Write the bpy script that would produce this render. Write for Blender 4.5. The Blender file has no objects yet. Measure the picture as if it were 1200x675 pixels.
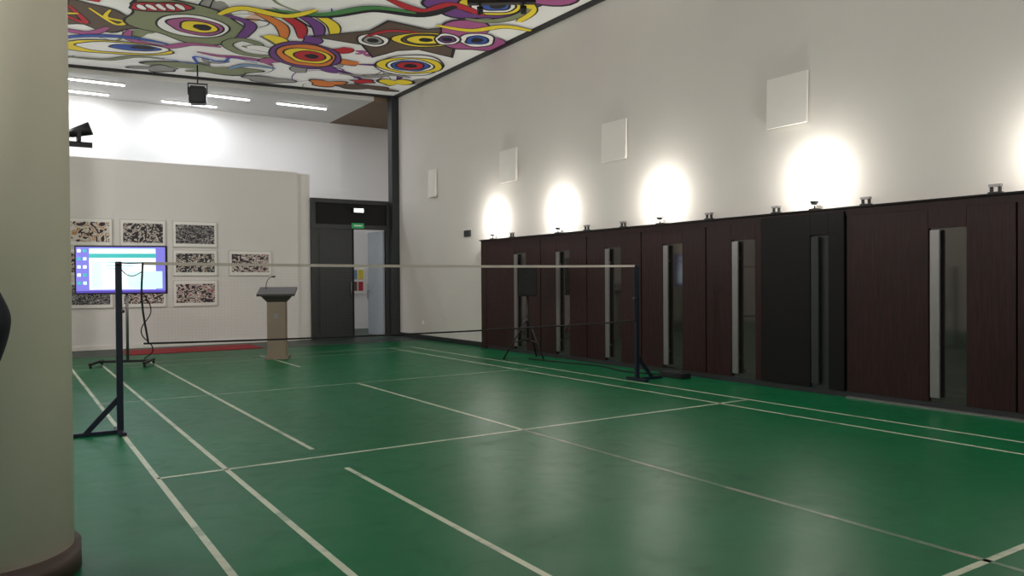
import bpy, bmesh, math, random
from mathutils import Vector, Matrix
random.seed(7)
S=bpy.context.scene
COL=S.collection

# ---------------------------------------------------------------- materials
def srgb(r,g,b):
    f=lambda c:((c/255)/12.92 if c/255<=0.04045 else (((c/255)+0.055)/1.055)**2.4)
    return (f(r),f(g),f(b),1)
def nm(name):
    m=bpy.data.materials.new(name); m.use_nodes=True
    nt=m.node_tree; b=nt.nodes['Principled BSDF']
    return m,nt,b
def mat(name,c,rough=0.6,metal=0.0,var=0.08,scale=6,bump=0.0,emit=None,es=0,spec=0.5):
    m,nt,b=nm(name)
    tc=nt.nodes.new('ShaderNodeTexCoord'); n=nt.nodes.new('ShaderNodeTexNoise')
    n.inputs['Scale'].default_value=scale; n.inputs['Detail'].default_value=4
    nt.links.new(tc.outputs['Object'],n.inputs['Vector'])
    mx=nt.nodes.new('ShaderNodeMix'); mx.data_type='RGBA'
    mx.inputs['A'].default_value=tuple(x*(1-var) for x in c[:3])+(1,)
    mx.inputs['B'].default_value=tuple(min(1,x*(1+var)) for x in c[:3])+(1,)
    nt.links.new(n.outputs['Fac'],mx.inputs['Factor'])
    nt.links.new(mx.outputs['Result'],b.inputs['Base Color'])
    b.inputs['Roughness'].default_value=rough; b.inputs['Metallic'].default_value=metal
    b.inputs['Specular IOR Level'].default_value=spec
    if bump>0:
        bp=nt.nodes.new('ShaderNodeBump'); bp.inputs['Strength'].default_value=bump
        bp.inputs['Distance'].default_value=0.01
        n2=nt.nodes.new('ShaderNodeTexNoise'); n2.inputs['Scale'].default_value=scale*6
        nt.links.new(tc.outputs['Object'],n2.inputs['Vector'])
        nt.links.new(n2.outputs['Fac'],bp.inputs['Height']); nt.links.new(bp.outputs['Normal'],b.inputs['Normal'])
    if emit:
        b.inputs['Emission Color'].default_value=emit; b.inputs['Emission Strength'].default_value=es
    return m

M_wall=mat('plaster_wall',srgb(211,207,202),0.85,var=0.03,scale=1.2,bump=0.05)
M_wall2=mat('plaster_partition',srgb(234,231,229),0.85,var=0.03,scale=1.2,bump=0.05)
M_panel=mat('panel_paint',srgb(228,225,220),0.7,var=0.02)
M_pillar=mat('plaster_pillar',srgb(228,219,200),0.8,var=0.04,scale=3,bump=0.08)
M_ceil=mat('ceiling_white',srgb(215,212,208),0.9,var=0.02)
M_black=mat('black_metal',srgb(18,18,20),0.45,var=0.1)
M_blk2=mat('black_matte',srgb(12,12,13),0.8)
M_post=mat('post_steel',srgb(22,30,46),0.4,metal=0.3)
M_slate=mat('slate_door',srgb(34,38,40),0.5,var=0.1)
M_steel=mat('brushed_steel',srgb(140,138,138),0.38,metal=0.85)
M_white=mat('white_paint',srgb(235,232,226),0.6,var=0.02)
M_tube=mat('tube_emit',srgb(255,255,255),0.5,emit=(0.9,0.95,1,1),es=14)
M_bulb=mat('bulb_emit',srgb(255,255,255),0.5,emit=(1,0.93,0.8,1),es=60)
M_brown=mat('brown_soffit',srgb(120,100,82),0.8)
M_red=mat('red_carpet',srgb(150,38,46),0.95,var=0.25,scale=20)
M_farfl=mat('dark_floor',srgb(48,62,56),0.5,var=0.15,scale=3)
M_plinth=mat('plinth_wood',srgb(66,50,44),0.55,var=0.2,scale=8)
M_lect=mat('lectern_wood',srgb(128,114,98),0.55,var=0.12,scale=5)
M_lectop=mat('lectern_top',srgb(46,40,36),0.5)
M_green=mat('sign_green',srgb(20,120,70),0.5,emit=srgb(30,150,80),es=0.35)
M_emer=mat('emergency_light',srgb(230,240,235),0.4,emit=(0.8,1,0.95,1),es=2.0)
M_grey=mat('door_leaf_grey',srgb(150,155,160),0.5)

def wood():
    m,nt,b=nm('dark_wenge_wood')
    tc=nt.nodes.new('ShaderNodeTexCoord'); mp=nt.nodes.new('ShaderNodeMapping')
    mp.inputs['Scale'].default_value=(6,14,0.8)
    n=nt.nodes.new('ShaderNodeTexNoise'); n.inputs['Scale'].default_value=4; n.inputs['Detail'].default_value=8
    r=nt.nodes.new('ShaderNodeValToRGB')
    r.color_ramp.elements[0].position=0.3; r.color_ramp.elements[0].color=srgb(30,14,13)
    r.color_ramp.elements[1].position=0.75; r.color_ramp.elements[1].color=srgb(58,28,26)
    nt.links.new(tc.outputs['Object'],mp.inputs['Vector']); nt.links.new(mp.outputs['Vector'],n.inputs['Vector'])
    nt.links.new(n.outputs['Fac'],r.inputs['Fac']); nt.links.new(r.outputs['Color'],b.inputs['Base Color'])
    b.inputs['Roughness'].default_value=0.42; b.inputs['Specular IOR Level'].default_value=0.25
    return m
M_wood=wood()
M_woodblk=mat('black_wood',srgb(15,12,13),0.5,spec=.2)
M_glass=mat('dark_glass',srgb(98,94,92),0.06,metal=0.8,var=0.2,scale=2)

def floor_mat():
    m,nt,b=nm('green_sports_floor')
    tc=nt.nodes.new('ShaderNodeTexCoord')
    n=nt.nodes.new('ShaderNodeTexNoise'); n.inputs['Scale'].default_value=0.7; n.inputs['Detail'].default_value=6; n.inputs['Roughness'].default_value=0.55
    nt.links.new(tc.outputs['Object'],n.inputs['Vector'])
    r=nt.nodes.new('ShaderNodeValToRGB')
    r.color_ramp.elements[0].position=0.25; r.color_ramp.elements[0].color=srgb(4,84,50)
    r.color_ramp.elements[1].position=0.8; r.color_ramp.elements[1].color=srgb(10,99,60)
    nt.links.new(n.outputs['Fac'],r.inputs['Fac'])
    n2=nt.nodes.new('ShaderNodeTexNoise'); n2.inputs['Scale'].default_value=3.2; n2.inputs['Detail'].default_value=10; n2.inputs['Distortion'].default_value=1.5
    nt.links.new(tc.outputs['Object'],n2.inputs['Vector'])
    r2=nt.nodes.new('ShaderNodeValToRGB'); r2.color_ramp.elements[0].position=0.6; r2.color_ramp.elements[0].color=(0,0,0,1)
    r2.color_ramp.elements[1].position=0.78; r2.color_ramp.elements[1].color=(0.45,0.45,0.45,1)
    nt.links.new(n2.outputs['Fac'],r2.inputs['Fac'])
    mx=nt.nodes.new('ShaderNodeMix'); mx.data_type='RGBA'; mx.inputs['B'].default_value=srgb(6,58,40)
    nt.links.new(r2.outputs['Color'],mx.inputs['Factor']); nt.links.new(r.outputs['Color'],mx.inputs['A'])
    nt.links.new(mx.outputs['Result'],b.inputs['Base Color'])
    mr=nt.nodes.new('ShaderNodeMapRange'); mr.inputs['To Min'].default_value=0.3; mr.inputs['To Max'].default_value=0.46
    nt.links.new(n2.outputs['Fac'],mr.inputs['Value']); nt.links.new(mr.outputs['Result'],b.inputs['Roughness'])
    bp=nt.nodes.new('ShaderNodeBump'); bp.inputs['Strength'].default_value=0.05; bp.inputs['Distance'].default_value=0.01
    n3=nt.nodes.new('ShaderNodeTexNoise'); n3.inputs['Scale'].default_value=7
    nt.links.new(tc.outputs['Object'],n3.inputs['Vector']); nt.links.new(n3.outputs['Fac'],bp.inputs['Height']); nt.links.new(bp.outputs['Normal'],b.inputs['Normal'])
    b.inputs['Specular IOR Level'].default_value=0.12
    return m
M_floor=floor_mat()
def line_mat(name,c,lo,hi):
    m,nt,b=nm(name)
    tc=nt.nodes.new('ShaderNodeTexCoord')
    n=nt.nodes.new('ShaderNodeTexNoise'); n.inputs['Scale'].default_value=2.2; n.inputs['Detail'].default_value=9; n.inputs['Roughness'].default_value=0.7
    nt.links.new(tc.outputs['Object'],n.inputs['Vector'])
    r=nt.nodes.new('ShaderNodeValToRGB'); r.color_ramp.elements[0].position=lo; r.color_ramp.elements[0].color=srgb(44,92,66)
    r.color_ramp.elements[1].position=hi; r.color_ramp.elements[1].color=c
    nt.links.new(n.outputs['Fac'],r.inputs['Fac']); nt.links.new(r.outputs['Color'],b.inputs['Base Color'])
    b.inputs['Roughness'].default_value=0.4
    return m
M_line=line_mat('court_line_paint',srgb(176,182,160),0.3,0.5)
M_linew=line_mat('court_line_worn',srgb(150,156,140),0.38,0.62)
M_linev=line_mat('court_line_very_worn',srgb(146,134,118),0.44,0.68)

# ---------------------------------------------------------------- geometry helpers
def add(name,me,mats,parent=None,smooth=False):
    o=bpy.data.objects.new(name,me); COL.objects.link(o)
    for m in (mats if isinstance(mats,(list,tuple)) else [mats]): me.materials.append(m)
    if smooth:
        for p in me.polygons: p.use_smooth=True
    if parent: o.parent=parent
    return o
def empty(name,loc=(0,0,0),rz=0):
    e=bpy.data.objects.new(name,None); e.empty_display_size=0.1; e.location=loc; e.rotation_euler=(0,0,rz); COL.objects.link(e); return e
def box(name,x0,x1,y0,y1,z0,z1,m,parent=None,bev=0.0):
    bm=bmesh.new(); bmesh.ops.create_cube(bm,size=1)
    c=Vector(((x0+x1)/2,(y0+y1)/2,(z0+z1)/2))
    for v in bm.verts:
        v.co=Vector((v.co.x*(x1-x0),v.co.y*(y1-y0),v.co.z*(z1-z0)))
    if bev>0: bmesh.ops.bevel(bm,geom=list(bm.edges),offset=bev,segments=2,affect='EDGES')
    me=bpy.data.meshes.new(name); bm.to_mesh(me); bm.free()
    o=add(name,me,m,parent); o.location=c
    return o
def rod(name,p,q,r,m,parent=None,seg=12,r2=None):
    p=Vector(p);q=Vector(q); d=q-p
    bm=bmesh.new(); bmesh.ops.create_cone(bm,cap_ends=True,segments=seg,radius1=r,radius2=r if r2 is None else r2,depth=d.length)
    me=bpy.data.meshes.new(name); bm.to_mesh(me); bm.free()
    o=add(name,me,m,parent,smooth=True); o.location=(p+q)/2
    o.rotation_euler=d.to_track_quat('Z','Y').to_euler()
    return o
def curve(name,pts,r,m,parent=None):
    cu=bpy.data.curves.new(name,'CURVE'); cu.dimensions='3D'; cu.bevel_depth=r; cu.bevel_resolution=2
    s=cu.splines.new('BEZIER'); s.bezier_points.add(len(pts)-1)
    for b,p in zip(s.bezier_points,pts): b.co=p; b.handle_left_type=b.handle_right_type='AUTO'
    o=bpy.data.objects.new(name,cu); COL.objects.link(o); cu.materials.append(m)
    if parent:o.parent=parent
    return o
def poly(name,pts,h,m,parent=None,loc=(0,0,0)):
    bm=bmesh.new(); vs=[bm.verts.new(p) for p in pts]; f=bm.faces.new(vs)
    r=bmesh.ops.extrude_face_region(bm,geom=[f]); 
    for v in [g for g in r['geom'] if isinstance(g,bmesh.types.BMVert)]: v.co+=Vector(h)
    bmesh.ops.recalc_face_normals(bm,faces=bm.faces)
    me=bpy.data.meshes.new(name); bm.to_mesh(me); bm.free()
    o=add(name,me,m,parent); o.location=loc; return o

XR=8.12; XD=8.0; YB=17.7; ZC=5.9; YN=-4.0; XL=-4.0; SL=.135
def yedge(x): return YB+(XR-x)*SL     # the mural's far edge runs at a slight angle
# ---------------------------------------------------------------- room shell
box('floor',XL,XR+1.6,YN,16.0,-0.1,0,M_floor)
box('floor_far',XL,XR+1.6,16.0,21.1,-0.1,0.004,M_farfl)
box('wall_right',XR,XR+0.2,YN,YB+0.15,0,ZC,M_wall)
box('wall_left',XL-0.2,XL,YN,21.1,0,ZC,M_wall)
box('wall_partition',XL,5.67,YB,YB+0.15,0,3.87,M_wall2)
box('wall_partition_end',5.67,5.97,YB+0.05,YB+0.15,0,3.84,M_wall2)
box('wall_far',XL,XR+1.6,20.9,21.1,0,ZC,M_wall2)
box('wall_alcove',XR+1.5,XR+1.6,YB,20.9,0,ZC,M_wall2)
poly('ceiling',[(XL,YN,ZC+.02),(XR+.2,YN,ZC+.02),(XR+.2,yedge(XR+.2),ZC+.02),(XL,yedge(XL),ZC+.02)],(0,0,.13),M_ceil)
poly('ceiling_far',[(XL,yedge(XL)+.001,5.75),(7.6,yedge(7.6)+.001,5.75),(7.6,20.9,5.75),(XL,20.9,5.75)],(0,0,.3),M_ceil)
box('ceiling_soffit',7.6,XR+1.6,yedge(7.6)+.001,20.9,5.75,6.05,M_brown)
poly('trim_1',[(XL,yedge(XL)-.07,ZC-.05),(XR,YB-.07,ZC-.05),(XR,YB,ZC-.05),(XL,yedge(XL),ZC-.05)],(0,0,.06),M_black)
box('trim_2',XR-0.06,XR,YN,YB-0.1,ZC-0.07,ZC+0.02,M_black)
box('trim_column',7.93,XR,YB-0.22,YB,0,ZC-0.08,M_slate)
box('baseboard_right',XR-0.02,XR,13.45,YB-0.22,0,0.1,M_slate)
box('baseboard_partition',XL,5.67,YB-0.02,YB,0.004,0.09,M_white)

# ---------------------------------------------------------------- ceiling mural (slight glow added to its colours to brighten it)
PAL={'w':(236,233,228),'k':(24,22,26),'y':(232,206,50),'r':(182,34,46),'o':(214,120,52),'p':(108,60,128),'m':(164,84,134),
     'b':(50,84,166),'g':(70,130,70),'br':(92,76,64),'gr':(148,144,138),'lb':(120,148,176),'gg':(128,134,100),'c':(224,184,160),'t':(60,110,100)}
keys=list(PAL)
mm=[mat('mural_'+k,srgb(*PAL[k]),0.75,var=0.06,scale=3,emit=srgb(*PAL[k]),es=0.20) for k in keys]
mat_flat={k:mat('print_'+k,srgb(*PAL[k]),0.6) for k in ('o','br','r','gr','lb','y')}
bm=bmesh.new(); layer=[0]
L=Vector((.838,-.546)); D=Vector((.546,.838))
def nz():
    layer[0]+=1; return ZC-0.001-layer[0]*0.00010
def face(pts,k):
    z=nz(); vs=[bm.verts.new((p[0],p[1],z)) for p in pts]
    f=bm.faces.new(vs); f.material_index=keys.index(k)
    f.normal_update()
    if f.normal.z>0: f.normal_flip()
def clampp(x,y):
    x=min(max(x,-.7),XR-0.07); return (x,min(max(y,YN),yedge(x)-.08))
def blobpts(cx,cy,rl,rd,rot=0,wob=0.08,n=44,seed=0):
    rnd=random.Random(seed); a=[rnd.uniform(-1,1)*wob/(i*.6+1)*1.3 for i in range(5)]; ph=[rnd.uniform(0,6.28) for i in range(5)]
    out=[]
    for i in range(n):
        t=2*math.pi*i/n; s=1+sum(a[j]*math.sin((j+2)*t+ph[j]) for j in range(5))
        l=math.cos(t)*rl*s; d=math.sin(t)*rd*s
        l,d=l*math.cos(rot)-d*math.sin(rot),l*math.sin(rot)+d*math.cos(rot)
        p=L*l+D*d; out.append(clampp(cx+p.x,cy+p.y))
    return out
def P(u,v): return L*u+D*v
def ob(cx,cy,rl,rd,k,rot=0,wob=.3,seed=0,ol=.05):
    face(blobpts(cx,cy,rl+ol,rd+ol*1.3,rot,wob,seed=seed),'k'); face(blobpts(cx,cy,rl,rd,rot,wob,seed=seed),k)
def eye(cx,cy,rl,rd,cols,rot=0,wob=0.1,seed=1,ol=.04,sh=(0,0),scales=None):
    n=len(cols)
    for i,k in enumerate(cols):
        s=scales[i] if scales else 1-i/n*0.88
        p=P(sh[0]*(1-s)*rl,sh[1]*(1-s)*rd)
        ob(cx+p.x,cy+p.y,rl*s,rd*s,k,rot,wob,seed+i,ol)
def stroke(pts,w,k,taper=True):
    Pn=[Vector(p) for p in pts]; Q=[]
    for i in range(len(Pn)-1):
        p0=Pn[max(i-1,0)];p1=Pn[i];p2=Pn[i+1];p3=Pn[min(i+2,len(Pn)-1)]
        for j in range(8):
            t=j/8
            Q.append(0.5*((2*p1)+(-p0+p2)*t+(2*p0-5*p1+4*p2-p3)*t*t+(-p0+3*p1-3*p2+p3)*t**3))
    Q.append(Pn[-1]); z=nz(); prev=None
    for i,q in enumerate(Q):
        d=(Q[min(i+1,len(Q)-1)]-Q[max(i-1,0)]); 
        if d.length<1e-6: continue
        d.normalize(); nrm=Vector((-d.y,d.x)); ww=w*((0.3+0.7*math.sin(math.pi*min(1,(i+1)/(len(Q)+1)))) if taper else 1)
        a=clampp(*(q+nrm*ww)); b=clampp(*(q-nrm*ww))
        va=bm.verts.new((a[0],a[1],z)); vb=bm.verts.new((b[0],b[1],z))
        if prev:
            try:
                f=bm.faces.new((prev[0],va,vb,prev[1])); f.material_index=keys.index(k)
            except Exception: pass
        prev=(va,vb)
def ostroke(pts,w,k): stroke(pts,w+.03,'k'); stroke(pts,w,k)
face([(-0.7,YN),(XR-0.07,YN),(XR-0.07,yedge(XR)-.08),(-0.7,yedge(-.7)-.08)],'w')
rnd=random.Random(33)
def wander(n,st,x=None,y=None):
    x=rnd.uniform(0,8) if x is None else x; y=rnd.uniform(-3.5,18.2) if y is None else y; a=rnd.uniform(0,6.28); pts=[]
    curl=rnd.uniform(-.9,.9)
    for j in range(n):
        pts.append((x,y)); a+=curl+rnd.uniform(-.5,.5); x+=math.cos(a)*st; y+=math.sin(a)*st*1.3
    return pts
for i in range(30):
    x=rnd.uniform(0,8); y=rnd.uniform(-3.5,18.2)
    face(blobpts(x,y,rnd.uniform(.12,.3),rnd.uniform(.18,.5),rnd.uniform(0,3.1),0.5,seed=i),rnd.choice(['gr','c','gg','lb','y','m','p','gr']))
for i in range(16): ostroke(wander(5,.4),rnd.choice([.05,.08]),rnd.choice(['w','y','gr','gg','m','lb','w','p']))
for i in range(60): stroke(wander(6,.3),rnd.choice([.012,.018,.03]),rnd.choice(['k','k','gg','b','p','k']))
def at(cx,cy,lst): return [(cx+P(u,v).x,cy+P(u,v).y) for u,v in lst]
def teeth(cx,cy,u0,u1,v,n,k='w'):
    for i in range(n):
        u=u0+(u1-u0)*(i+.5)/n; p=P(u,v); ob(cx+p.x,cy+p.y,abs(u1-u0)/n*.36,.13,k,0,.1,i,.02)
# --- motifs placed on the ceiling (metres)
# horned brown face with lettering
ob(1.25,15.0,.72,.75,'br',.1,.35,5)
ostroke(at(1.15,14.95,[(-.42,-.42),(-.2,.45),(.0,-.4)]),.05,'r'); ostroke(at(1.15,14.95,[(-.32,-.05),(-.05,-.03)]),.04,'y')
ostroke(at(1.35,14.95,[(.1,-.4),(.12,.4),(.35,.3),(.15,.05),(.4,-.3)]),.05,'y')
ostroke(at(1.25,15.9,[(-.9,.2),(-.5,-.1),(0,.15),(.5,-.15)]),.1,'m')
ostroke(at(1.2,14.1,[(-.6,.3),(-.3,-.2),(.1,.1)]),.1,'r')
# creature with big eye and mouth
ob(2.75,14.55,1.0,1.05,'gg',.15,.22,60)
eye(2.85,14.65,.6,.6,['w','m','y','k'],0.1,.06,3,sh=(.3,.1),scales=[1,.74,.5,.2])
ob(2.75+P(-.1,-.85).x,14.55+P(-.1,-.85).y,.5,.2,'r',.05,.1,71); teeth(2.75,14.55,-.5,.3,-.85,5)
ostroke(at(2.7,14.7,[(-1.05,.2),(-1.3,.7),(-.9,1.2),(-.3,1.05),(.2,1.25)]),.1,'m')
ostroke(at(2.7,14.7,[(.9,-.6),(1.2,-.1),(.9,.5),(.5,1.0)]),.09,'p')
# long yellow-blue eye and profile
eye(1.85,16.75,1.05,.42,['y','w','b','k'],0.2,.06,8,scales=[1,.78,.42,.18],sh=(.6,0))
ostroke(at(1.85,16.75,[(-1.1,-.5),(-.2,-.75),(.6,-.62),(1.1,-.2)]),.07,'b')
ostroke(at(1.85,17.5,[(-.9,-.1),(-.2,.15),(.5,-.05),(1.0,.15)]),.06,'gg')
# scroll
ostroke(at(3.95,15.3,[(-.1,0),(.12,.2),(.25,-.1),(0,-.4),(-.35,-.1),(-.25,.5),(.25,.7),(.6,.2),(.45,-.6)]),.09,'gg')
# verticals above the round eye
for a,k in ((-.5,'o'),(-.18,'r'),(.14,'p'),(.42,'y')):
    ostroke(at(4.7,13.9,[(a-.1,-1.1),(a+.1,-.4),(a-.06,.35)]),.1,k)
# petals + round eye
for j in range(8):
    a=j/8*6.283+.3; ostroke(at(5.1,15.35,[(math.cos(a)*.5,math.sin(a)*.7),(math.cos(a+.2)*.85,math.sin(a+.2)*1.1),(math.cos(a+.1)*1.05,math.sin(a+.1)*1.4)]),.16,['o','p','gr','m','w','y','p','r'][j])
eye(5.1,15.35,.7,.85,['p','o','y','r','k'],0.1,.06,13,scales=[1,.84,.6,.4,.14],sh=(.2,.05))
# feet / far-edge shapes
ob(3.7,17.35,.85,.34,'gg',.15,.35,15); ob(2.75,17.9,.4,.2,'gr',.1,.4,17); ob(5.0,17.6,.5,.24,'gr',.2,.35,19)
stroke(at(3.3,17.0,[(-.5,-.3),(0,.1),(.2,-.4),(.6,0),(.9,-.3),(1.3,.1)]),.04,'b')
ostroke(at(4.4,16.8,[(-.5,.1),(0,-.2),(.5,.1)]),.08,'lb')
# brown star creature with two eyes
star=[(-1.6,-.2),(-.8,.3),(-.75,1.1),(-.2,.68),(.2,.62),(.8,1.15),(.9,.5),(1.75,.5),(1.15,-.1),(1.35,-.8),(.5,-.55),(-.1,-1.0),(-.5,-.5)]
sp=at(6.3,13.35,star); sk=at(6.3,13.35,[(u*1.06,v*1.09) for u,v in star])
face([clampp(*p) for p in sk],'k'); face([clampp(*p) for p in sp],'br')
eye(6.68,13.15,.6,.42,['y','br','y','k'],.1,.04,23,scales=[1,.74,.58,.16]); eye(5.85,13.7,.28,.36,['w','gr','k'],.1,.05,27,scales=[1,.6,.25])
ostroke(at(6.5,13.4,[(-.8,-.35),(-.3,-.66),(.2,-.54)]),.05,'r')
# round eye by the wall
eye(7.2,14.9,.72,.72,['w','y','w','b','r','k'],.1,.06,31,scales=[1,.88,.66,.52,.38,.14])
ostroke(at(6.7,16.0,[(-.6,-.1),(0,.2),(.5,.05),(.9,.3)]),.08,'gr')
# purple face, upper right
ob(7.3,12.6,.65,.75,'m',0,.3,90); eye(7.5,12.65,.32,.4,['w','b','k'],0,.08,35,scales=[1,.6,.25]); eye(7.0,12.9,.22,.32,['w','p','k'],0,.08,37,scales=[1,.6,.25])
ostroke(at(7.2,11.8,[(-.9,0),(-.3,.3),(.3,.1),(.8,.35)]),.09,'y')
ob(6.6,10.95,.9,.7,'p',.2,.25,92); eye(6.75,10.95,.5,.45,['y','w','b','k'],.2,.06,39,scales=[1,.72,.45,.2],sh=(.3,0)); ostroke(at(6.0,11.5,[(-.7,-.4),(-.2,.2),(.3,-.1),(.8,.4)]),.12,'r')
ostroke(at(7.4,10.9,[(-.1,-.8),(.1,-.1),(-.1,.5)]),.1,'y')
# far-corner scraps
ob(7.1,17.1,.6,.2,'br',.3,.35,41); ob(6.2,17.2,.4,.22,'o',.2,.35,42); ob(7.5,16.3,.26,.3,'y',.2,.35,43); ob(6.85,16.6,.22,.16,'r',.2,.35,44)
# black/green sweep at the top
stroke(at(4.8,12.1,[(-1.6,.2),(-.6,.5),(.3,.2),(1.1,.5),(1.7,.1)]),.16,'k'); stroke(at(4.8,12.1,[(-1.4,.2),(-.6,.45),(.3,.15),(1.0,.42)]),.09,'g')
ostroke(at(3.7,13.2,[(-.8,.1),(-.3,-.2),(.3,.2),(.9,-.1)]),.1,'y')
for y in (9.0,6.4,3.4,.4,-2.5):
    for x in (1.4,4.2,6.8):
        yy=y+rnd.uniform(-.7,.7); c4=rnd.sample(['y','p','m','o','gg','lb','r','c','b','br'],4)
        ob(x,yy,.84,1.0,c4[0],0,.35,int(y*10+x))
        eye(x,yy,.5,.55,['w']+c4[1:],rnd.uniform(0,1),.1,int(y*10+x),scales=[1,.8,.5,.25],sh=(.3,.3))
        for q in range(3): ostroke(wander(4,.4,x+rnd.uniform(-1,1),yy+rnd.uniform(-1.2,1.2)),.09,rnd.choice(['y','p','m','gg','lb','r']))
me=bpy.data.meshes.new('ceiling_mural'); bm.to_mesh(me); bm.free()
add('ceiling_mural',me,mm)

# ---------------------------------------------------------------- court lines
cl=empty('badminton_court_lines')
def line(n,x0,x1,y0,y1,m=M_line): box(n,x0,x1,y0,y1,0.0,0.0015,m,cl)
w=.019
XLo,XLi,XE,XC,XRi,XRo=.87,1.33,2.07,3.92,6.5,6.97; Y1,Y2,Y3,Y4=1.11,1.87,5.85,9.81; Y5,Y6=13.75,14.51
line('sideline_outer_a',XLo-w,XLo+w,Y1,Y6); line('sideline_inner_a',XLi-w,XLi+w,Y1,Y6)
line('sideline_outer_b',XRo-w,XRo+w,Y1,Y6); line('sideline_inner_b',XRi-w,XRi+w,Y1,Y6)
line('extra_line_a',XE-w,XE+w,Y1,5.4); line('extra_line_b',XE-w,XE+w,6.15,Y6,M_line)
line('centre_line_a',XC-w,XC+w,Y1,Y3,M_linev); line('centre_line_b',XC-w,XC+w,Y3,Y4,M_line); line('centre_line_c',XC-w,XC+w,12.2,Y6,M_line)
line('service_line_near',XLo,XRo,Y3-w,Y3+w); line('service_line_far',XLo,XRo,Y4-w,Y4+w,M_linew)
line('back_service_near',XLo,XRo,Y2-w,Y2+w); line('baseline_near',XLo,XRo,Y1-w,Y1+w)
line('back_service_far',XLo,XRo,Y5-w,Y5+w,M_linew); line('baseline_far',XLo,XRo,Y6-w,Y6+w,M_linew)
box('red_carpet',1.9,4.4,16.05,17.1,0.004,0.016,M_red)

# ---------------------------------------------------------------- right door wall
dw=empty('door_wall_panelling')
box('header',XD,XR,YN,13.4,2.06,2.14,M_wood,dw)
box('top_ledge',XD-0.03,XR,YN,13.42,2.14,2.16,M_woodblk,dw)
box('end_post',XD,XR,13.2,13.4,0,2.06,M_wood,dw)
box('kick',XD+0.015,XR,YN,13.2,0,0.07,M_slate,dw)
box('floor_track',XD-.05,XD+.01,YN,5.3,0,0.02,M_steel,dw)
cs=[12.0,10.68,9.37,8.07,6.80,5.66,4.2,2.9,1.6,.3,-1.0,-2.3]
bounds=[13.2]+[(cs[i]+cs[i+1])/2 for i in range(len(cs)-1)]+[-3.2]
bounds[5]=6.50; bounds[6]=5.33
for i,c in enumerate(cs):
    d=empty('door_%d'%(i+1))
    hi=bounds[i]-.008; lo=bounds[i+1]+.008
    black=(i==5); mt=M_woodblk if black else M_wood; x0=XD+(-0.025 if black else 0.0)
    s0,s1=c-.19,c+.19
    if black: s0,s1=c-.12,c+.12
    zt_=2.11 if black else 2.06
    box('panel_a',x0,XR-.02,s1,hi,0.07,zt_,mt,d,.004)
    box('panel_b',x0,XR-.02,lo,s0,0.07,zt_,mt,d,.004)
    box('panel_top',x0,XR-.02,s0,s1,1.86,zt_,mt,d)
    box('glass',x0+.03,x0+.04,s0,s1,0.07,1.86,M_glass if not black else M_slate,d)
    box('pull_bar',x0-.03,x0-.005,s1-.13,s1-.03,0.12,1.84,M_steel if not black else M_slate,d,.005)
    box('pull_mount',x0-.005,x0+.03,s1-.1,s1-.06,1.6,1.64,M_steel,d)
    box('pull_mount_low',x0-.005,x0+.03,s1-.1,s1-.06,0.3,0.34,M_steel,d)

# wall lights
for y in (13.0,10.85,8.35,5.76,3.1,.5,-2.0):
    e=empty('wall_uplight',(XD+.03,y,2.162))
    box('base',-.04,.04,-.05,.05,0,.015,M_black,e)
    rod('stem',(0,0,.015),(0,0,.06),.01,M_black,e)
    bmx=bmesh.new(); bmesh.ops.create_cone(bmx,cap_ends=False,segments=20,radius1=.03,radius2=.06,depth=.05)
    mx_=bpy.data.meshes.new('bowl'); bmx.to_mesh(mx_); bmx.free(); bo=add('bowl',mx_,M_steel,e,True); bo.location=(0,0,.08)
    bs=bmesh.new(); bmesh.ops.create_uvsphere(bs,u_segments=16,v_segments=10,radius=.05)
    ms=bpy.data.meshes.new('bulb'); bs.to_mesh(ms); bs.free(); bo=add('bulb',ms,M_bulb,e,True); bo.location=(0,0,.14)
    ld=bpy.data.lights.new('uplight_lamp','POINT'); ld.energy=37; ld.color=(1,.95,.88); ld.shadow_soft_size=.06
    lo=bpy.data.objects.new('lamp',ld); COL.objects.link(lo); lo.parent=e; lo.location=(-.12,0,.38)
for y in (12.3,10.05,9.15,7.4,6.3,5.1,3.75,2.2):
    e=empty('door_closer_bracket',(XD+.03,y,2.162))
    box('plate',-.03,.03,-.06,.06,0,.015,M_black,e)
    box('arm_a',-.012,.012,-.05,-.025,.015,.08,M_black,e)
    box('arm_b',-.012,.012,.025,.05,.015,.08,M_black,e)
    box('head',-.03,.02,-.055,.055,.065,.09,M_steel,e)
for y in (15.65,12.5,9.42,6.18,3.0,-.2):
    e=empty('wall_acoustic_panel',(XR,y,3.54)); hw=.29 if y<15 else .17
    poly('face',[(-.03,-hw,-.31),(-.03,hw,-.31),(-.012,hw,.31),(-.012,-hw,.31)],(-.035,0,0),M_panel,e)
    poly('backing',[(0,-hw+.03,-.28),(0,hw-.03,-.28),(0,hw-.03,.28),(0,-hw+.03,.28)],(-.03,0,0),M_white,e)
box('wall_exit_sign',XR-.03,XR,14.0,14.25,2.27,2.40,M_slate)
box('wall_socket',XR-.012,XR,16.2,16.28,.35,.43,M_white)

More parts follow.
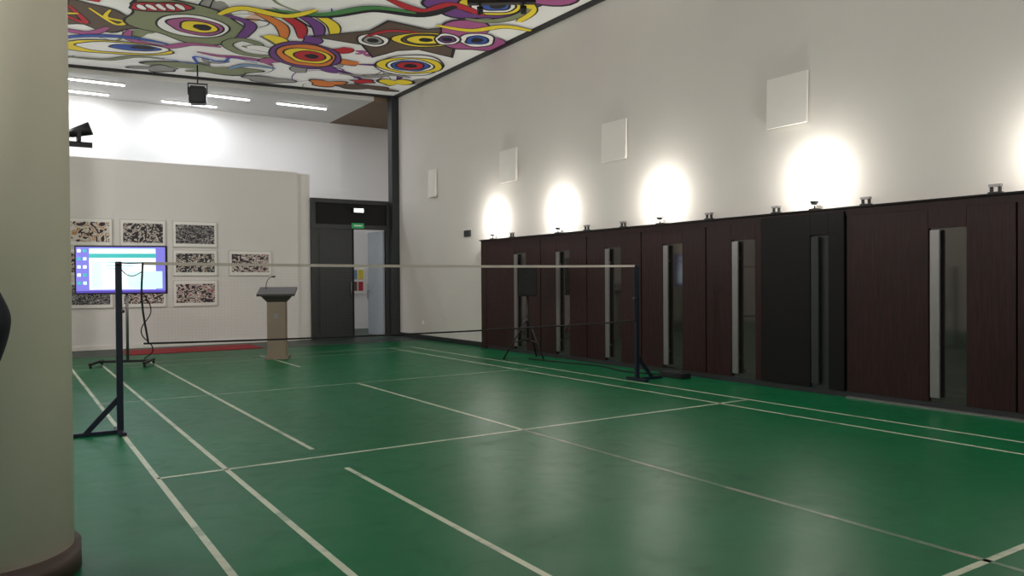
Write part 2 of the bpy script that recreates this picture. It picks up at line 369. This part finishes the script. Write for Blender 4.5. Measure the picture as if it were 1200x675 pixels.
# ---------------------------------------------------------------- far door
fd=empty('entrance_door_frame')
YF=YB
box('jamb_l',5.97,6.07,YF-.05,YF+.12,0.004,3.3,M_slate,fd)
box('jamb_r',7.86,7.93,YF-.05,YF+.12,0.004,3.3,M_slate,fd)
box('transom_bar',6.07,7.86,YF-.04,YF+.1,2.6,2.7,M_slate,fd)
box('transom_panel',6.07,7.86,YF,YF+.06,2.7,3.2,M_blk2,fd)
box('head',6.07,7.86,YF-.05,YF+.12,3.2,3.3,M_slate,fd)
dl=empty('door_13')
box('leaf',6.07,7.02,YF,YF+.05,0.01,2.6,M_slate,dl,.004)
box('leaf_edge',6.98,7.02,YF-.01,YF+.06,0.01,2.6,M_blk2,dl)
box('lower_panel',6.17,6.92,YF-.012,YF,.2,1.1,M_slate,dl,.004); box('upper_panel',6.17,6.92,YF-.012,YF,1.25,2.45,M_slate,dl,.004)
rod('handle',(6.93,YF-.05,.95),(6.93,YF-.05,1.35),.012,M_steel,dl); rod('handle_mount',(6.93,YF-.05,1.3),(6.93,YF,1.3),.008,M_steel,dl); rod('handle_mount_low',(6.93,YF-.05,1.0),(6.93,YF,1.0),.008,M_steel,dl)
dr=empty('door_14',(7.84,YF+.06,0),math.radians(3))
box('leaf',-.045,0,0,.85,0.01,2.58,M_grey,dr,.004)
rod('handle',(-.1,.75,.9),(-.1,.75,1.3),.012,M_steel,dr); rod('handle_mount',(-.1,.75,1.1),(-.04,.75,1.1),.01,M_steel,dr)
es=empty('exit_sign'); box('sign',6.95,7.25,YF-.08,YF-.042,2.62,2.74,M_green,es); box('arrow',7.0,7.2,YF-.083,YF-.08,2.665,2.695,M_white,es)
el=empty('emergency_light'); box('body',6.97,7.27,YF-.09,YF-.002,2.98,3.11,M_black,el); box('lens',7.0,7.24,YF-.095,YF-.09,3.0,3.09,M_emer,el)
nb=empty('notice_board'); box('board',8.0,8.6,20.86,20.899,1.0,1.75,M_white,nb); 
for i,k in enumerate(['o','br','r','gr','lb','y']):
    box('sheet_%d'%i,8.04+.18*(i%3),8.18+.18*(i%3),20.85,20.86,1.08+.33*(i//3),1.34+.33*(i//3),mat_flat[k],nb)

for (x0,x1,y) in ((.9,2.3,19.1),(3.6,5.0,19.1),(5.6,6.9,19.1),(.7,2.1,20.3),(3.2,4.5,20.3),(-2.3,-.8,19.5),(-2.3,-.8,20.4)):
    e=empty('fluorescent_tube_light',((x0+x1)/2,y,5.748)); h=(x1-x0)/2
    box('housing',-h,h,-.04,.04,-.025,0,M_white,e); rod('tube',(-h+.03,0,-.04),(h-.03,0,-.04),.014,M_tube,e)
    ld=bpy.data.lights.new('tube_lamp','AREA'); ld.shape='RECTANGLE'; ld.size=h*2; ld.size_y=.08; ld.energy=24; ld.color=(.88,.94,1)
    lo=bpy.data.objects.new('lamp',ld); COL.objects.link(lo); lo.parent=e; lo.location=(0,0,-.1)

# ---------------------------------------------------------------- posters
def poster_mat(name,ink,mid,tint,th,sc,st=1.0):
    m,nt,b=nm(name)
    tc=nt.nodes.new('ShaderNodeTexCoord'); oi=nt.nodes.new('ShaderNodeObjectInfo')
    vm=nt.nodes.new('ShaderNodeVectorMath'); vm.operation='ADD'
    cb=nt.nodes.new('ShaderNodeCombineXYZ'); mu=nt.nodes.new('ShaderNodeMath'); mu.operation='MULTIPLY'; mu.inputs[1].default_value=50
    nt.links.new(oi.outputs['Random'],mu.inputs[0]); nt.links.new(mu.outputs[0],cb.inputs['Y'])
    nt.links.new(tc.outputs['Object'],vm.inputs[0]); nt.links.new(cb.outputs[0],vm.inputs[1])
    mp=nt.nodes.new('ShaderNodeMapping'); mp.inputs['Scale'].default_value=(1,1,st); nt.links.new(vm.outputs[0],mp.inputs['Vector'])
    n=nt.nodes.new('ShaderNodeTexNoise'); n.inputs['Scale'].default_value=sc; n.inputs['Detail'].default_value=1.5; n.inputs['Distortion'].default_value=2.5
    nt.links.new(mp.outputs[0],n.inputs['Vector'])
    r=nt.nodes.new('ShaderNodeValToRGB'); r.color_ramp.elements[0].position=th-.06; r.color_ramp.elements[0].color=ink
    r.color_ramp.elements[1].position=.70; r.color_ramp.elements[1].color=tint
    for p_,c_ in ((th-.03,mid),(th,srgb(226,220,212)),(.60,srgb(226,220,212)),(.63,tint)):
        e=r.color_ramp.elements.new(p_); e.color=c_
    nt.links.new(n.outputs['Fac'],r.inputs['Fac']); nt.links.new(r.outputs['Color'],b.inputs['Base Color'])
    b.inputs['Roughness'].default_value=.5
    return m
INK=[poster_mat('ink_drawing_a',srgb(50,40,44),srgb(160,112,76),srgb(186,140,90),.49,6),
     poster_mat('ink_drawing_b',srgb(44,42,48),srgb(96,88,90),srgb(150,120,110),.54,9),
     poster_mat('ink_drawing_c',srgb(48,48,54),srgb(90,90,98),srgb(96,98,112),.57,11,2.0),
     poster_mat('ink_drawing_d',srgb(48,36,44),srgb(126,80,88),srgb(156,92,100),.52,7,1.6)]
M_mat=mat('poster_paper',srgb(246,244,240),.5,var=.01); M_fr=mat('poster_frame',srgb(212,208,202),.5)
cols=[(1.05,1.85),(1.98,2.85),(2.98,3.88)]; rows=[(2.10,2.66),(1.49,2.05),(.84,1.40)]
pl=[(c,r) for c in cols for r in rows]+[((4.12,5.05),(1.49,2.05))]
pick=[0,3,2,1,2,3,2,1,3,3]
for q,((x0,x1),(z0,z1)) in enumerate(pl):
    e=empty('framed_ink_drawing',((x0+x1)/2,YB,(z0+z1)/2)); hx=(x1-x0)/2; hz=(z1-z0)/2
    box('frame',-hx,hx,-.03,0,-hz,hz,M_fr,e,.004); box('paper',-hx+.015,hx-.015,-.034,-.03,-hz+.015,hz-.015,M_mat,e)
    box('drawing',-hx+.06,hx-.06,-.036,-.034,-hz+.08,hz-.08,INK[pick[q]],e)

# ---------------------------------------------------------------- pillars
PX=-.09
for y in (4.33,10.4,16.4):
    e=empty('round_pillar',(PX,y,0))
    o=rod('shaft',(0,0,.12),(0,0,ZC),.36,M_pillar,e,64)
    o=rod('plinth',(0,0,.0),(0,0,.12),.39,M_plinth,e,64)
e=empty('pillar_spotlight',(.265,10.4,2.98))
box('arm',0,.62,-.02,.02,-.03,.03,M_black,e); box('wall_plate',-.02,.02,-.06,.06,-.1,.1,M_black,e)
rod('head',(.40,0,.12),(.60,-.05,.19),.05,M_black,e,16,.08); rod('head_back',(.40,0,.12),(.35,.01,.1),.05,M_black,e,16,.03)
box('yoke',.46,.5,-.07,.07,.03,.06,M_black,e); box('yoke_a',.46,.5,-.09,-.07,.03,.17,M_black,e); box('yoke_b',.46,.5,.07,.09,.03,.17,M_black,e)
e=empty('ceiling_spotlight',(3.42,17.2,5.26),math.radians(-15))
rod('stem',(0,0,.24),(0,0,ZC-5.28),.015,M_black,e); box('yoke_top',-.19,.19,-.02,.02,.22,.245,M_black,e)
box('yoke_l',-.195,-.175,-.02,.02,0,.245,M_black,e); box('yoke_r',.175,.195,-.02,.02,0,.245,M_black,e)
box('body',-.17,.17,-.13,.13,-.2,.17,M_black,e,.03); box('lens',-.12,.12,-.135,-.13,-.14,.1,M_slate,e)
box('barn_door',-.15,.15,-.2,-.13,-.215,-.205,M_black,e)
for (x,y,rz) in ((1.95,12.75,-.55),(6.75,10.6,-.6)):
    e=empty('track_light_bar',(x,y,ZC-.08),rz); box('rail',-.55,.55,-.06,.06,-.02,.055,M_black,e)
    for t in (-.35,.35): 
        rod('stem',(t,0,-.02),(t,0,-.06),.012,M_black,e); rod('can',(t,0,-.06),(t,.06,-.16),.05,M_black,e,16)

# ---------------------------------------------------------------- net and posts
NP=7.81; XA,XB=.86,7.08
def post(x,sx):
    e=empty('net_post',(x,NP,0))
    box('upright',-.026,.026,-.026,.026,.03,1.55,M_post,e,.004)
    box('foot_bar',min(0,sx*.42)-.03,max(0,sx*.42)+.03,-.025,.025,0.002,.035,M_post,e,.004)
    box('cross_bar',-.03,.03,-.2,.2,0.002,.035,M_post,e,.004)
    poly('brace',[(sx*.24,-.012,.03),(sx*.30,-.012,.03),(sx*.02,-.012,.34),(sx*.02,-.012,.27)],(0,.024,0),M_post,e)
    rod('pulley',(0,-.03,1.53),(0,.03,1.53),.02,M_black,e); rod('cleat',(sx*-.03,-.03,1.1),(sx*-.03,.03,1.1),.015,M_black,e)
post(XA,-1); post(XB,1)
net=empty('badminton_net')
M_net=mat('net_thread',srgb(130,122,116),.9); M_tape=mat('net_tape',srgb(190,182,172),.8)
nx0,nx1=1.06,XB-.03; zt,zb=1.54,.80
bm=bmesh.new()
def quad(a,b,dx,dz):
    a=Vector(a);b=Vector(b);o=Vector((dx,0,dz))
    bm.faces.new([bm.verts.new(p) for p in (a-o,b-o,b+o,a+o)])
def sag(x,z):
    t=(x-nx0)/(nx1-nx0); return z-0.03*4*t*(1-t)*(1 if z<1.2 else .5)
x=nx0
while x<=nx1: quad((x,NP,sag(x,zb)),(x,NP,sag(x,zt)),.00016,0); x+=.03
K=20
for j in range(26):
    z=zb+(zt-zb)*j/25
    for i in range(K):
        xa=nx0+(nx1-nx0)*i/K; xb=nx0+(nx1-nx0)*(i+1)/K
        def sz(x): 
            t=(x-nx0)/(nx1-nx0); return z-0.03*4*t*(1-t)*(1-.5*(z-zb)/(zt-zb))
        quad((xa,NP,sz(xa)),(xb,NP,sz(xb)),0,.00016)
me=bpy.data.meshes.new('mesh'); bm.to_mesh(me); bm.free(); add('mesh',me,M_net,net)
bm=bmesh.new(); pv=None
for i in range(K+1):
    xx=nx0+(nx1-nx0)*i/K; zz=sag(xx,zt)
    cur=[bm.verts.new((xx,NP+dy,zz+dz)) for dy,dz in ((-.004,-.020),(-.004,.008),(.004,.008),(.004,-.020))]
    if pv:
        for a in range(4): bm.faces.new((pv[a],cur[a],cur[(a+1)%4],pv[(a+1)%4]))
    pv=cur
me=bpy.data.meshes.new('top_tape'); bm.to_mesh(me); bm.free(); add('top_tape',me,M_tape,net)
curve('bottom_cord',[(nx0+(nx1-nx0)*i/8,NP,sag(nx0+(nx1-nx0)*i/8,zb)) for i in range(9)],.009,M_blk2,net)
curve('side_cord',[(nx0,NP,zt),(nx0-.01,NP,1.2),(nx0+.04,NP,zb)],.009,M_blk2,net)
curve('side_cord_r',[(nx1,NP,zt),(nx1,NP,1.2),(nx1,NP,zb)],.006,M_blk2,net)
curve('top_rope',[(XA,NP,1.54),((XA+nx0)/2,NP,1.535),(nx0,NP,1.54)],.006,M_blk2,net)
curve('low_rope',[(XA,NP,1.5),(XA+.1,NP,1.42),(nx0,NP,1.46)],.004,M_blk2,net)
# ---------------------------------------------------------------- TV on stand
tv=empty('television_on_stand',(1.60,14.07,0),math.radians(-20))
box('bezel',-.69,.69,-.04,.03,1.17,1.96,M_black,tv,.008)
def emat(n,c,s): return mat(n,c,.4,emit=c,es=s,var=.02)
M_s1=emat('screen_purple',srgb(112,108,196),1.0); M_s2=emat('screen_white',srgb(228,240,246),1.1); M_s3=emat('screen_cyan',srgb(60,165,165),1.0); M_s4=emat('screen_violet',srgb(76,60,150),1.0); M_s5=emat('screen_pale',srgb(190,224,226),1.1)
box('screen',-.665,.665,-.043,-.04,1.195,1.935,M_s1,tv)
box('window',-.47,.52,-.046,-.043,1.25,1.91,M_s2,tv); box('toolbar',-.47,.52,-.048,-.046,1.76,1.83,M_s3,tv); box('title_bar',-.47,.52,-.048,-.046,1.88,1.91,M_s5,tv)
box('sidebar',-.45,-.28,-.048,-.046,1.27,1.7,M_s5,tv); box('dialog',.1,.62,-.050,-.048,1.26,1.54,M_s5,tv); box('taskbar',-.665,.665,-.048,-.043,1.195,1.23,M_s4,tv)
for i in range(3): box('text_row',-.22,.3-.1*i,-.048,-.046,1.68-.05*i,1.69-.05*i,M_s3,tv)
for i in range(5):
    for j in range(2): box('icon',-.645+.085*j,-.595+.085*j,-.047,-.043,1.85-.13*i,1.90-.13*i,(M_s2,M_s3,M_s5)[(i+j)%3],tv)
box('mount',-.2,.2,.03,.07,1.4,1.7,M_black,tv)
rod('column_l',(-.05,.09,.08),(-.05,.09,1.7),.022,M_steel,tv); rod('column_r',(.05,.09,.08),(.05,.09,1.7),.022,M_steel,tv)
box('base_l',-.42,-.37,-.35,.35,.05,.09,M_black,tv,.006); box('base_r',.37,.42,-.35,.35,.05,.09,M_black,tv,.006); box('base_x',-.4,.4,.06,.12,.05,.09,M_black,tv,.006)
for sx in (-.395,.395):
    for sy in (-.32,.32): rod('caster',(sx-.015,sy,.030),(sx+.015,sy,.030),.028,M_black,tv)
curve('cable',[(.3,.05,1.2),(.42,.05,.9),(.28,.0,.55),(.45,.02,.25),(.3,.1,.1)],.009,M_blk2,tv)

# ---------------------------------------------------------------- lectern
le=empty('lectern',(4.02,13.75,0.002),math.radians(-24))
box('base',-.2,.2,-.18,.18,0,.05,M_lect,le,.005)
poly('column',[(-.155,-.14,.05),(.155,-.14,.05),(.155,.12,.05),(-.155,.12,.05)],(0,0,1.07),M_lect,le)
poly('top',[(-.32,-.2,1.10),(-.32,.24,1.22),(-.32,.24,1.26),(-.32,-.2,1.14)],(.64,0,0),M_lectop,le)
poly('lip',[(-.27,-.17,1.12),(.27,-.17,1.12),(.155,-.14,1.0),(-.155,-.14,1.0)],(0,.3,0),M_lectop,le)
box('emblem',-.035,.035,-.146,-.14,.72,.80,M_steel,le)
curve('gooseneck',[(-.2,.1,1.2),(-.19,.1,1.34),(-.13,.05,1.42),(-.07,0,1.44)],.006,M_black,le); rod('microphone',(-.08,.01,1.44),(-.03,-.04,1.445),.014,M_black,le)

# ---------------------------------------------------------------- loudspeaker
sp_=empty('loudspeaker_on_tripod',(7.52,11.05,0),math.radians(-35))
bm=bmesh.new(); 
pts=[(-.17,-.15),(.17,-.15),(.12,.15),(-.12,.15)]
vb=[bm.verts.new((x,y,1.08)) for x,y in pts]; vt=[bm.verts.new((x,y,1.60)) for x,y in pts]
bm.faces.new(vb[::-1]); bm.faces.new(vt)
for i in range(4): bm.faces.new((vb[i],vb[(i+1)%4],vt[(i+1)%4],vt[i]))
bmesh.ops.bevel(bm,geom=list(bm.edges),offset=.015,segments=2,affect='EDGES')
me=bpy.data.meshes.new('cabinet'); bm.to_mesh(me); bm.free(); add('cabinet',me,M_blk2,sp_)
box('grille',-.14,.14,-.16,-.15,1.11,1.57,M_blk2,sp_)
rod('pole',(0,0,.35),(0,0,1.08),.018,M_black,sp_); rod('collar',(0,0,.62),(0,0,.7),.032,M_black,sp_); rod('hub',(0,0,.3),(0,0,.36),.03,M_black,sp_)
for a in (70,190,310):
    c,s_=math.cos(math.radians(a)),math.sin(math.radians(a))
    rod('leg',(c*.03,s_*.03,.66),(c*.42,s_*.42,.015),.013,M_black,sp_); rod('strut',(c*.03,s_*.03,.33),(c*.25,s_*.25,.29),.009,M_black,sp_); rod('leg_tip',(c*.41,s_*.41,.0),(c*.42,s_*.42,.03),.018,M_blk2,sp_)
curve('floor_cable',[(7.5,11.0,.012),(7.6,10.2,.012),(7.75,9.4,.012),(7.6,8.6,.012),(7.75,7.9,.012),(7.65,7.6,.012)],.01,M_blk2)
ci=empty('cable_box',(7.72,7.75,0)); box('body',-.09,.09,-.22,.22,0,.07,M_black,ci,.01); box('socket',-.05,.05,-.1,.1,.07,.078,M_slate,ci)

# ---------------------------------------------------------------- person (elbow enters the frame at left)
M_jk=mat('jacket_navy',srgb(24,26,34),.85,var=.2); M_tr=mat('trousers_dark',srgb(38,38,44),.85); M_sk=mat('skin',srgb(190,140,115),.55); M_hair=mat('hair_dark',srgb(32,24,20),.7); M_shoe=mat('shoe_leather',srgb(22,20,20),.4)
pe=empty('standing_person',(-.275,3.36,0.003),math.radians(-33.1))
def skin(name,verts,edges,m,root=0,sub=2):
    me=bpy.data.meshes.new(name); me.from_pydata([v[:3] for v in verts],edges,[]); 
    o=add(name,me,m,pe); sk=o.modifiers.new('s','SKIN'); sk.use_smooth_shade=True
    for i,v in enumerate(verts):
        r=v[3] if isinstance(v[3],tuple) else (v[3],v[3]); me.skin_vertices[0].data[i].radius=r
        me.skin_vertices[0].data[i].use_root=(i==root)
    ss=o.modifiers.new('u','SUBSURF'); ss.levels=sub; ss.render_levels=sub
    return o
V=[(0,0,.98,(.17,.12)),(0,.01,1.15,(.155,.11)),(0,.015,1.33,(.18,.125)),(0,0,1.47,(.13,.09)),(0,0,1.55,(.065,.065)),
   (.17,0,1.46,.07),(.25,-.04,1.36,.058),(.345,-.07,1.235,.052),(.26,.03,1.14,.045),(.18,.12,1.06,.038),
   (-.17,0,1.46,.07),(-.23,0,1.3,.056),(-.25,-.02,1.15,.05),(-.25,.03,1.02,.043),(-.25,.07,.9,.036)]
E=[(0,1),(1,2),(2,3),(3,4),(3,5),(5,6),(6,7),(7,8),(8,9),(3,10),(10,11),(11,12),(12,13),(13,14)]
skin('jacket',V,E,M_jk)
V=[(0,0,.99,(.15,.11)),(.095,0,.88,.088),(.105,.02,.52,.062),(.115,0,.12,.048),(-.095,0,.88,.088),(-.105,.02,.52,.062),(-.115,0,.12,.048)]
skin('trousers',V,[(0,1),(1,2),(2,3),(0,4),(4,5),(5,6)],M_tr)
for s in (1,-1):
    skin('shoe',[(s*.115,-.06,.045,.042),(s*.118,.04,.045,.045),(s*.125,.14,.035,.034)],[(0,1),(1,2)],M_shoe)
skin('neck',[(0,0,1.5,.055),(0,.01,1.62,.052)],[(0,1)],M_sk)
def sph(n,c,r,sc,m):
    b=bmesh.new(); bmesh.ops.create_uvsphere(b,u_segments=24,v_segments=16,radius=r)
    for v in b.verts:
        v.co=Vector((v.co.x*sc[0],v.co.y*sc[1],v.co.z*sc[2]))
        if n=='head' and v.co.z<0: v.co.x*=1+v.co.z*2.2; v.co.y=v.co.y*(1+v.co.z*1.2)+.0-v.co.z*.12
    me=bpy.data.meshes.new(n); b.to_mesh(me); b.free(); o=add(n,me,m,pe,True); o.location=c; return o
sph('head',(0,.02,1.70),.1,(.8,.97,1.2),M_sk); sph('hair',(0,.0,1.735),.105,(.84,.98,.92),M_hair)
for s in (1,-1):
    sph('ear',(s*.08,.01,1.69),.02,(.5,1,1.5),M_sk); sph('eye',(s*.03,.108,1.705),.012,(1.2,.7,.8),M_white); sph('pupil',(s*.03,.116,1.705),.006,(1,.6,1),M_black); sph('brow',(s*.03,.112,1.725),.014,(1.3,.4,.3),M_hair)
skin('nose',[(0,.108,1.7,.008),(0,.128,1.672,.012),(0,.11,1.668,.008)],[(0,1),(1,2)],M_sk); sph('mouth',(0,.103,1.642),.02,(1.1,.4,.3),mat('lips',srgb(150,85,80),.5))
def hand(wr,dirv,side,up):
    wr=Vector(wr);d=Vector(dirv).normalized();sd=Vector(side).normalized();up=Vector(up).normalized()
    skin('palm',[(*wr,.026),(*(wr+d*.05),(.036,.018)),(*(wr+d*.09),(.038,.015))],[(0,1),(1,2)],M_sk)
    for i,l in enumerate((.068,.078,.072,.058)):
        b=wr+d*.085+sd*(.029-.019*i); a1=b+d*l*.5+up*.006; a2=a1+d*l*.35+up*.016; a3=a2+d*l*.2+up*.02
        skin('finger',[(*b,.009),(*a1,.0085),(*a2,.008),(*a3,.0065)],[(0,1),(1,2),(2,3)],M_sk)
    b=wr+d*.03+sd*.025; skin('thumb',[(*b,.012),(*(b+d*.03+sd*.025),.0105),(*(b+d*.058+sd*.032+up*.01),.008)],[(0,1),(1,2)],M_sk)
hand((.17,.135,1.05),(-.45,.5,-.5),(0,-.4,.6),(-.8,-.2,0)); hand((-.25,.075,.89),(0,.2,-1),(.3,1,.1),(1,0,0))

# ---------------------------------------------------------------- hall lighting
for (x,y,p) in ((1.5,-2,70),(6,-2,55),(-2.3,2,160),(-2.3,7.4,240),(-2.3,13.4,300)):  # pendants added out of view as fill for hall and mural
    e=empty('added_fill_pendant',(x,y,4.7)); rod('cord',(0,0,.15),(0,0,ZC-4.7),.006,M_black,e)
    rod('shade',(0,0,0),(0,0,.15),.22,M_white,e,24,.05)
    ld=bpy.data.lights.new('fill_light','POINT'); ld.energy=p; ld.color=(1,.97,.94); ld.shadow_soft_size=.25
    lo=bpy.data.objects.new('lamp',ld); COL.objects.link(lo); lo.parent=e; lo.location=(0,0,-.3)

wd=bpy.data.worlds.new('World'); S.world=wd; wd.use_nodes=True
bg=wd.node_tree.nodes['Background']; bg.inputs['Color'].default_value=(1,.97,.94,1); bg.inputs['Strength'].default_value=.48

# ---------------------------------------------------------------- camera
cd=bpy.data.cameras.new('camera'); cd.sensor_width=36; cd.lens=27.36; cam=bpy.data.objects.new('camera',cd); COL.objects.link(cam)
yaw=math.radians(-33.1); pitch=math.radians(-.6); roll=math.radians(-.4)
R=Matrix.Rotation(yaw,4,'Z')@Matrix.Rotation(math.pi/2+pitch,4,'X')@Matrix.Rotation(roll,4,'Z')
cam.matrix_world=Matrix.Translation((0,0,1.36))@R
cd.clip_start=.05
S.camera=cam
S.view_settings.view_transform='Standard'
S.view_settings.look='None'
